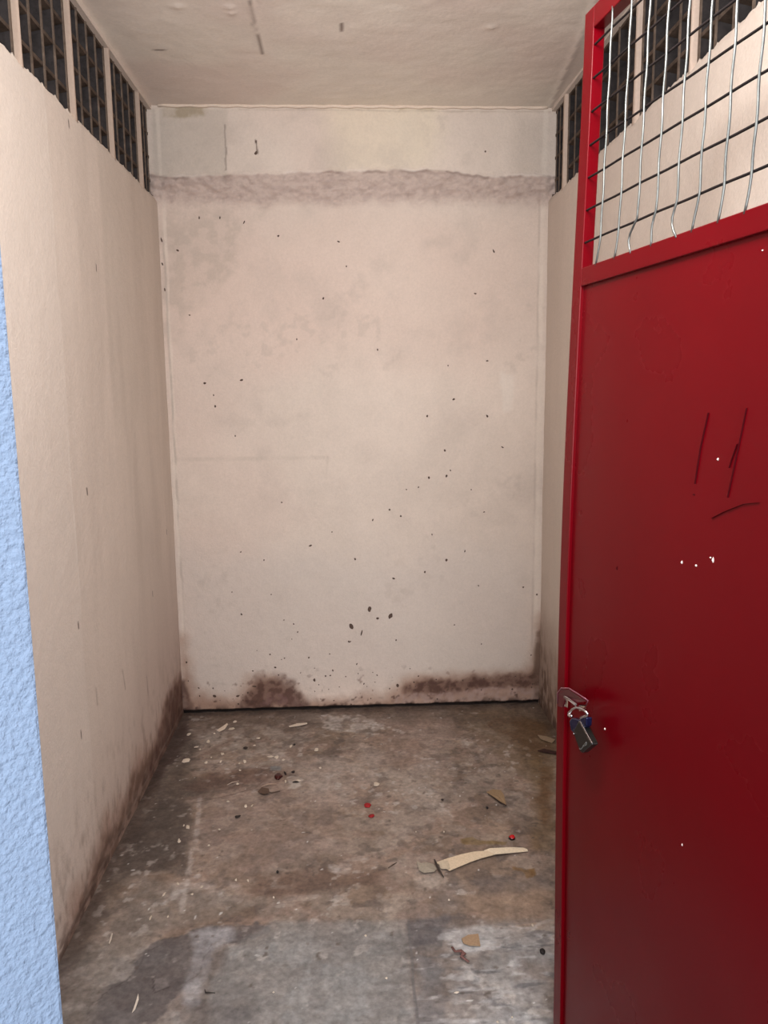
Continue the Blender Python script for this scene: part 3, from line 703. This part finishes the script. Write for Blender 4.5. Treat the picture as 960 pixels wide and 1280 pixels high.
for (arc, r_) in ((((440, 790), (445, 800), (460, 795), (470, 778), (490, 748), (500, 738), (500, 755), (488, 770)), .0006), (((470, 765), (482, 772), (498, 762)), .0005)):
    mbb.tube([dp(*K(*q), .0283) for q in arc], r_, 6)
mbb.build('lock_marking', GREYM, lock)['label'] = 'pale curved marking'
mbb = MB(); p = dp(*K(397, 664), .0285); q = (p[0], SGN*.0305, p[2]); mbb.tube([p, q], [.0016, .001], 8); mbb.build('rivet', STEEL, lock)

for o in list(door.children)+list(lock.children):
    for vtx in o.data.vertices: vtx.co.y += SGN*bow(vtx.co.z)
    o.data.update()

# ------------------------------------------------------------------ litter on the floor
def cl(c): return tuple(float(a) for a in s2l(c))
def near(px, py): return fl(px, py)
def sheet_thing(name, pts, zf, th, col, m=TINTM, parent=None):
    mb = MB(); poly = [fl(*q) for q in pts]
    if sum(a[0]*b[1]-b[0]*a[1] for a, b in zip(poly, poly[1:]+poly[:1])) < 0: poly.reverse()
    mb.slab(poly, zf, th, cl(col)); return mb.build(name, m, parent)
# torn strip: two overlapping tongues, slightly lifted
mb = MB()
def strip(mb, left, right, z, th, col):
    V = []; F = []; n = len(left)
    for i in range(n):
        a = fl(*left[i]); b = fl(*right[i])
        V += [(a[0], a[1], z[i]), (b[0], b[1], max(z[i]-.002, .0015)), (b[0], b[1], max(z[i]-.002, .0015)+th), (a[0], a[1], z[i]+th)]
        if i:
            o = (i-1)*4; p = i*4
            for k in range(4): F.append((o+k, o+(k+1) % 4, p+(k+1) % 4, p+k))
    F += [(3, 2, 1, 0), tuple((n-1)*4+k for k in range(4))]
    mb.add(V, F, cl(col))
strip(mb, [(545, 1080), (560, 1075.5), (576, 1071.5), (592, 1068.5), (609, 1067.5)], [(562, 1089.5), (572, 1086), (588, 1080), (602, 1075.5), (618, 1071.5)], [.004, .006, .008, .009, .010], .0015, (206, 186, 160))
strip(mb, [(605, 1067), (612, 1064.5), (638, 1062.5), (654, 1062), (659, 1063)], [(612, 1073), (620, 1071), (640, 1068.5), (655, 1066), (660, 1065)], [.009, .010, .008, .005, .003], .0015, (218, 202, 178))
strip(mb, [(548, 1081), (553, 1078.5), (560, 1079)], [(551, 1088), (560, 1088.5), (563, 1088)], [.007, .008, .007], .001, (188, 172, 150))
tag(mb.build('torn_strip', TINTM), 'long pale beige torn strip of card lying on the floor near the door', 'scrap')
mb = MB(); poly = [fl(*q) for q in [(520.5, 1079), (524, 1090), (530, 1093), (543, 1092), (546, 1088), (542, 1082), (534, 1081), (526, 1082)]]; poly.reverse()
mb.slab(poly, lambda x, y: .003+.006*float(vnoise(x*60, y*60, 3)), .0012, cl((150, 140, 126)))
tag(mb.build('crumpled_scrap', TINTM), 'small crumpled greyish scrap at the left end of the pale torn strip', 'scrap')
def twig(name, pts, r, col, label, zs=None, m=TINTM):
    mb = MB(); P_ = []
    for i, q in enumerate(pts):
        x, y = fl(*q); P_.append((x, y, (zs[i] if zs else r+.001)))
    n = len(P_); mb.tube(P_, [r*(1 if 0 < i < n-1 else .5) for i in range(n)], 7, cl(col)); return tag(mb.build(name, m), label, 'twig')
twig('twig', [(543, 1079), (545, 1084), (549, 1092), (554.5, 1098.5)], .0032, (52, 42, 36), 'short dark twig lying across the left end of the pale torn strip', [.012, .013, .010, .005])
# dry leaf with dark stalk
leaf = empty('dry_leaf', (*fl(622, 1000), 0)); tag(leaf, 'dry tan leaf with a dark stalk on the brown floor, nearest the red door edge', 'leaf')
mb = MB(); poly = [fl(*q) for q in [(608, 992), (616, 988), (626, 989), (630, 995), (633, 1008), (622, 1001)]]; poly.reverse()
lx, ly = fl(622, 1000)
mb.slab([(a-lx, b-ly) for a, b in poly], lambda x, y: .002+.004*float(vnoise(x*50+9, y*50+9, 5)), .001, cl((140, 116, 88))); mb.build('blade', TINTM, leaf)
mb = MB(); mb.tube([(fl(*q)[0]-lx, fl(*q)[1]-ly, z) for q, z in [((610, 994), .006), ((618, 1000), .007), ((625, 1005), .006), ((633, 1008.5), .005)]], [.001, .0022, .0026, .0015], 6, cl((46, 28, 20))); mb.build('stalk', TINTM, leaf)

def lump(name, px, py, w, d, h, col, label, cat, m=TINTM, group=None, ang=0, jag=.2, seed=0, second=None):
    """small rounded crumb resting on the floor; w,d half sizes in metres"""
    r = random.Random(seed or (px*31+py)); mb = MB(); nr, ns = 5, 10; V = []; F = []
    x0, y0 = fl(px, py)
    rad = [1+r.uniform(-jag, jag) for _ in range(ns)]
    for i in range(nr):
        t = i/(nr-1); rr = math.cos(t*math.pi/2*.93); z = math.sin(t*math.pi/2)*h
        for k in range(ns):
            q = 2*math.pi*k/ns; a, b = math.cos(q)*w*rr*rad[k], math.sin(q)*d*rr*rad[k]
            V.append((a*math.cos(ang)-b*math.sin(ang), a*math.sin(ang)+b*math.cos(ang), z*(1+r.uniform(-.15, .15))))
    for i in range(nr-1):
        for k in range(ns): F.append((i*ns+k, i*ns+(k+1) % ns, (i+1)*ns+(k+1) % ns, (i+1)*ns+k))
    F.append(tuple((nr-1)*ns+k for k in range(ns))); F.append(tuple(range(ns-1, -1, -1)))
    c = np.tile(cl(col), (len(V), 1))
    if second is not None: c[:ns*2] = cl(second)
    mb.add(V, F, c, 0, True); o = mb.build(name, m); o.location = (x0, y0, .0005)
    return tag(o, label, cat, group)
S = lambda py: (CH/((py-470)/F_PX*1.0))/F_PX                             # metres per pixel at that floor row, roughly
lump('bottle_cap', 640, 1048, 4.6*S(1048), 5*S(1048), .010, (190, 24, 30), 'bright red plastic cap with a black underside just above the torn strip', 'cap', GLOSSY, second=(20, 14, 14), jag=.05)
lump('red_chip', 459.5, 1007, 4.5*S(1007), 5.5*S(1007), .004, (150, 20, 26), 'larger upper red chip of the pair in the middle of the floor', 'chip', ang=.2)
lump('red_chip', 464.5, 1020, 3.8*S(1020), 4.5*S(1020), .004, (140, 18, 24), 'smaller lower red chip of the pair in the middle of the floor', 'chip', ang=-.5)
lump('dark_bead', 347.5, 971, 5.5*S(971), 8*S(971), .010, (60, 10, 10), 'shiny dark red brown bead on the rear floor left of centre', 'bead', GLOSSY)
lump('dark_crumb', 356.5, 967, 1.6*S(967), 5*S(967), .004, (30, 20, 18), 'small dark crumb just right of the shiny bead', 'crumb', ang=.3)
lump('dark_crumb', 366.5, 965, 2.4*S(967), 3.5*S(967), .003, (34, 22, 20), 'small dark crumb, upper of the two beyond the shiny bead', 'crumb')
lump('dark_crumb', 369.5, 977.5, 4*S(967), 2.5*S(967), .003, (34, 24, 20), 'flat dark crumb on a white smear right of the shiny bead', 'crumb')
lump('dark_crumb', 297, 1021, 4.2*S(1020), 3*S(1020), .003, (40, 32, 28), 'small dark crumb alone on the left middle floor', 'crumb', ang=.5)
lump('dark_crumb', 307, 935, 3*S(935), 3*S(935), .003, (40, 30, 28), 'small dark crumb on the rear left floor among white flakes', 'crumb')
lump('dark_crumb', 368, 931, 1.6*S(935), 3*S(935), .003, (40, 30, 28), 'small dark crumb beside a square white flake at the rear', 'crumb')
lump('dark_crumb', 347, 1090, 1.8*S(1090), 3*S(1090), .003, (24, 18, 16), 'small black crumb on the edge of the brown stain', 'crumb')
lump('dark_pebble', 678, 1190, 3.6*S(1190), 5*S(1190), .007, (24, 18, 18), 'small black pebble close to the foot of the red door', 'pebble', jag=.12)
lump('dark_pebble', 609, 1010, 1.6*S(1010), 3*S(1010), .004, (24, 18, 18), 'tiny black pebble below the dry tan leaf', 'pebble', jag=.12)
lump('dark_pebble', 553, 1000, 1.8*S(1010), 2.2*S(1010), .003, (40, 30, 26), 'tiny dark pebble left of the dry tan leaf', 'pebble', jag=.12)
# flat tan flake and twisted peel in the front right
mb = MB(); poly = [fl(*q) for q in [(577, 1175), (585, 1170.5), (598, 1169), (600.5, 1183.5), (587, 1183), (579, 1180)]]; poly.reverse()
mb.slab(poly, lambda x, y: .0015, .003, cl((150, 124, 98))); tag(mb.build('tan_flake', TINTM), 'flat tan flake on the pale patch in the front right of the floor', 'flake')
mb = MB(); mb.tube([(*fl(565, 1186), .005), (*fl(569, 1192), .006), (*fl(576, 1192), .008), (*fl(580, 1196), .009), (*fl(577, 1199), .007), (*fl(586, 1204.5), .005)], [.003, .004, .006, .0065, .005, .003], 8, cl((108, 74, 70)), flat=.5)
tag(mb.build('curled_peel', TINTM), 'twisted brownish pink peel just in front of the tan flake', 'peel')
# brown leaf curl with twig behind it
mb = MB(); poly = [fl(*q) for q in [(322, 992), (327, 986), (336, 987), (337, 993), (330, 995)]]; poly.reverse()
mb.slab(poly, lambda x, y: .002+.006*float(vnoise(x*60+5, y*60, 7)), .0012, cl((86, 66, 54))); tag(mb.build('curled_leaf', TINTM), 'small dark brown curled leaf left of centre on the floor', 'leaf')
twig('twig', [(331, 991), (340, 992), (350, 990)], .0022, (78, 62, 52), 'thin brown twig sticking right from the dark curled leaf')
twig('twig', [(327, 984), (336, 981), (346, 981)], .0022, (168, 144, 128), 'pale thin twig just above the dark curled leaf')
twig('twig', [(256, 1238), (257, 1242), (269, 1242.5)], .0018, (36, 30, 28), 'small black bent twig in the front left of the floor')
twig('twig', [(485, 1086), (491, 1082), (496, 1079)], .0016, (70, 54, 46), 'fine brown twig left of the crumpled scrap')
twig('twig', [(284, 982), (290, 979), (299, 977)], .0020, (176, 158, 144), 'pale thin twig on the left at the edge of a dark stain')
mb = MB(); poly = [fl(*q) for q in [(672, 940), (680, 937.5), (696, 941), (696, 944), (684, 942)]]; poly.reverse()
mb.slab(poly, lambda x, y: .003, .003, cl((52, 24, 20))); tag(mb.build('wood_chip', TINTM), 'dark red brown wood chip poking out behind the red door edge', 'chip')
mb = MB(); poly = [fl(*q) for q in [(672, 920), (684, 922), (694, 926), (690, 930), (676, 925)]]; poly.reverse()
mb.slab(poly, lambda x, y: .003, .002, cl((142, 122, 100))); tag(mb.build('tan_flake', TINTM), 'pale tan flake behind the dark wood chip by the door edge', 'flake')
# white paint flakes
fw = [(233, 951, 13, 7, 'largest round white flake, at the left edge of the rear floor'), (257.5, 953.5, 5, 4, 0), (306, 952, 5, 6, 0), (260, 927, 5, 5, 0), (245, 934, 6, 2.5, 0), (250, 937, 3, 3, 0), (278, 942.5, 5, 4, 0),
      (236, 918, 7, 4, 'dull white flake nearest the rear left corner'), (299, 954.5, 4, 3, 0), (346, 946.5, 7, 5, 0), (354, 950, 5, 3, 0), (338, 946, 10, 3, 0), (323, 923, 6, 2, 0), (276, 952, 3, 4, 0), (290, 911, 11, 4, 'pale flat flake touching the curled sliver near the back wall'),
      (294, 902, 5, 4, 0), (363.6, 933, 3.5, 5, 'square white flake alone at the rear centre left'), (395.6, 937, 7, 6, 'round whitish flake beside the rear pale smear'), (470.6, 980, 9, 7, 'pinkish white patchy flake in the middle rear'), (307, 1008, 4, 5, 0), (315, 1007.5, 3, 4, 0),
      (235, 1034, 6, 6, 0), (224, 1052, 5, 4, 0), (230, 1032, 3, 3, 0), (274, 1037, 4, 2, 0), (261, 1057, 3.5, 3, 0), (457, 1170, 4, 3, 0), (483, 1223, 4, 3, 0), (561, 1125, 3, 3, 0), (666, 1157, 3, 4, 0), (223.5, 1050, 4, 3, 0), (571, 1241, 8, 3, 0), (297, 980, 4, 3, 0),
      (285, 1002, 5, 2, 0), (373, 976, 9, 3, 0), (357, 977, 3, 5, 0), (342, 1122, 3, 3, 0), (295, 1100, 3, 3, 0), (310, 1101, 3, 4, 0), (555, 1040, 2.5, 2, 0), (222, 1105, 5, 4, 0), (205, 1118, 4, 6, 0), (188, 1148, 3, 8, 0), (240, 1118, 4, 3, 0), (252, 1109, 5, 4, 0),
      (640, 1272, 3, 2, 0), (622, 1278, 4, 3, 0), (210, 1146, 3, 3, 0), (342, 1241, 3, 2, 0), (520, 1040, 2, 2, 0), (400, 960, 4, 3, 0), (318, 932, 4, 2, 0), (268, 917, 3, 2, 0), (300, 963, 3, 2, 0), (264, 947, 3, 2, 0)]
for i, (px, py, w, h, lab) in enumerate(fw):
    s = S(py); fore = 1/max(.3, math.sin(math.atan((py-470)/F_PX)))
    lump('paint_flake', px, py, w/2*s*.85, h/2*s*fore*.78, .0022, np.array([216, 202, 186])-30*random.random(),
         lab or 'tiny white flake of paint scattered on the worn floor', 'paint flake', group='white paint flakes on the floor', ang=random.uniform(-.3, .3), jag=.3, seed=i+100)
mb = MB(); strip(mb, [(271, 914), (277, 911), (284, 907)], [(274, 915.5), (281, 913), (285, 908)], [.004, .007, .010], .0012, (214, 196, 178)); tag(mb.build('curled_sliver', TINTM), 'curled cream sliver lifted off the floor near the rear left corner', 'sliver')
mb = MB(); strip(mb, [(361, 908.5), (372, 905.5), (384, 904.5)], [(362, 909.5), (374, 908), (384, 905.5)], [.003, .004, .003], .0012, (206, 190, 174)); tag(mb.build('pale_sliver', TINTM), 'straight pale sliver on the dark floor near the back wall', 'sliver')
mb = MB(); strip(mb, [(169, 1256), (171, 1250), (173, 1243)], [(165, 1267), (169, 1263), (173.5, 1250)], [.002, .003, .002], .001, (214, 204, 192)); tag(mb.build('pale_sliver', TINTM), 'white streak like sliver in the front left by the white wall', 'sliver')
mb = MB(); strip(mb, [(136, 1180), (138, 1173), (140, 1167)], [(137, 1181), (139.5, 1175), (141, 1168)], [.002, .003, .002], .001, (190, 178, 166)); tag(mb.build('pale_sliver', TINTM), 'thin grey white sliver near the foot of the left wall', 'sliver')

# ------------------------------------------------------------------ light
w = bpy.data.worlds.new('world'); sc.world = w; w.use_nodes = True
bg = w.node_tree.nodes['Background']; bg.inputs[0].default_value = (.62, .78, 1., 1); bg.inputs[1].default_value = .75
def light(kind, name, loc, energy, col, size=.2, target=None, sy=None):
    d = bpy.data.lights.new(name, kind); d.energy = energy; d.color = col
    if kind == 'AREA':
        d.size = size
        if sy: d.shape = 'RECTANGLE'; d.size_y = sy
    else: d.shadow_soft_size = size
    o = bpy.data.objects.new(name, d); COL.objects.link(o); o.location = loc
    if target: o.rotation_euler = (Vector(target)-Vector(loc)).to_track_quat('-Z', 'Y').to_euler()
    return o
light('POINT', 'ceiling_lamp', (-.12, .98, 2.16), 19, (1., .97, .93), .08)
light('AREA', 'doorway_fill', (.02, .80, 2.20), 15, (1., .97, .94), .5, (0, 3.3, .3), .25)  # added unseen area light above the opening, brightens the room
light('AREA', 'corridor_fill', (.1, -.9, 1.55), 52, (1., .985, .97), 1.2, (0, 3.3, .8))  # added unseen area light, fills the lower walls from the corridor

vs = sc.view_settings
sc.display_settings.display_device = 'sRGB'
vs.view_transform = 'Standard'; vs.look = 'None'; vs.gamma = 1; vs.use_curve_mapping = False; vs.exposure = .18
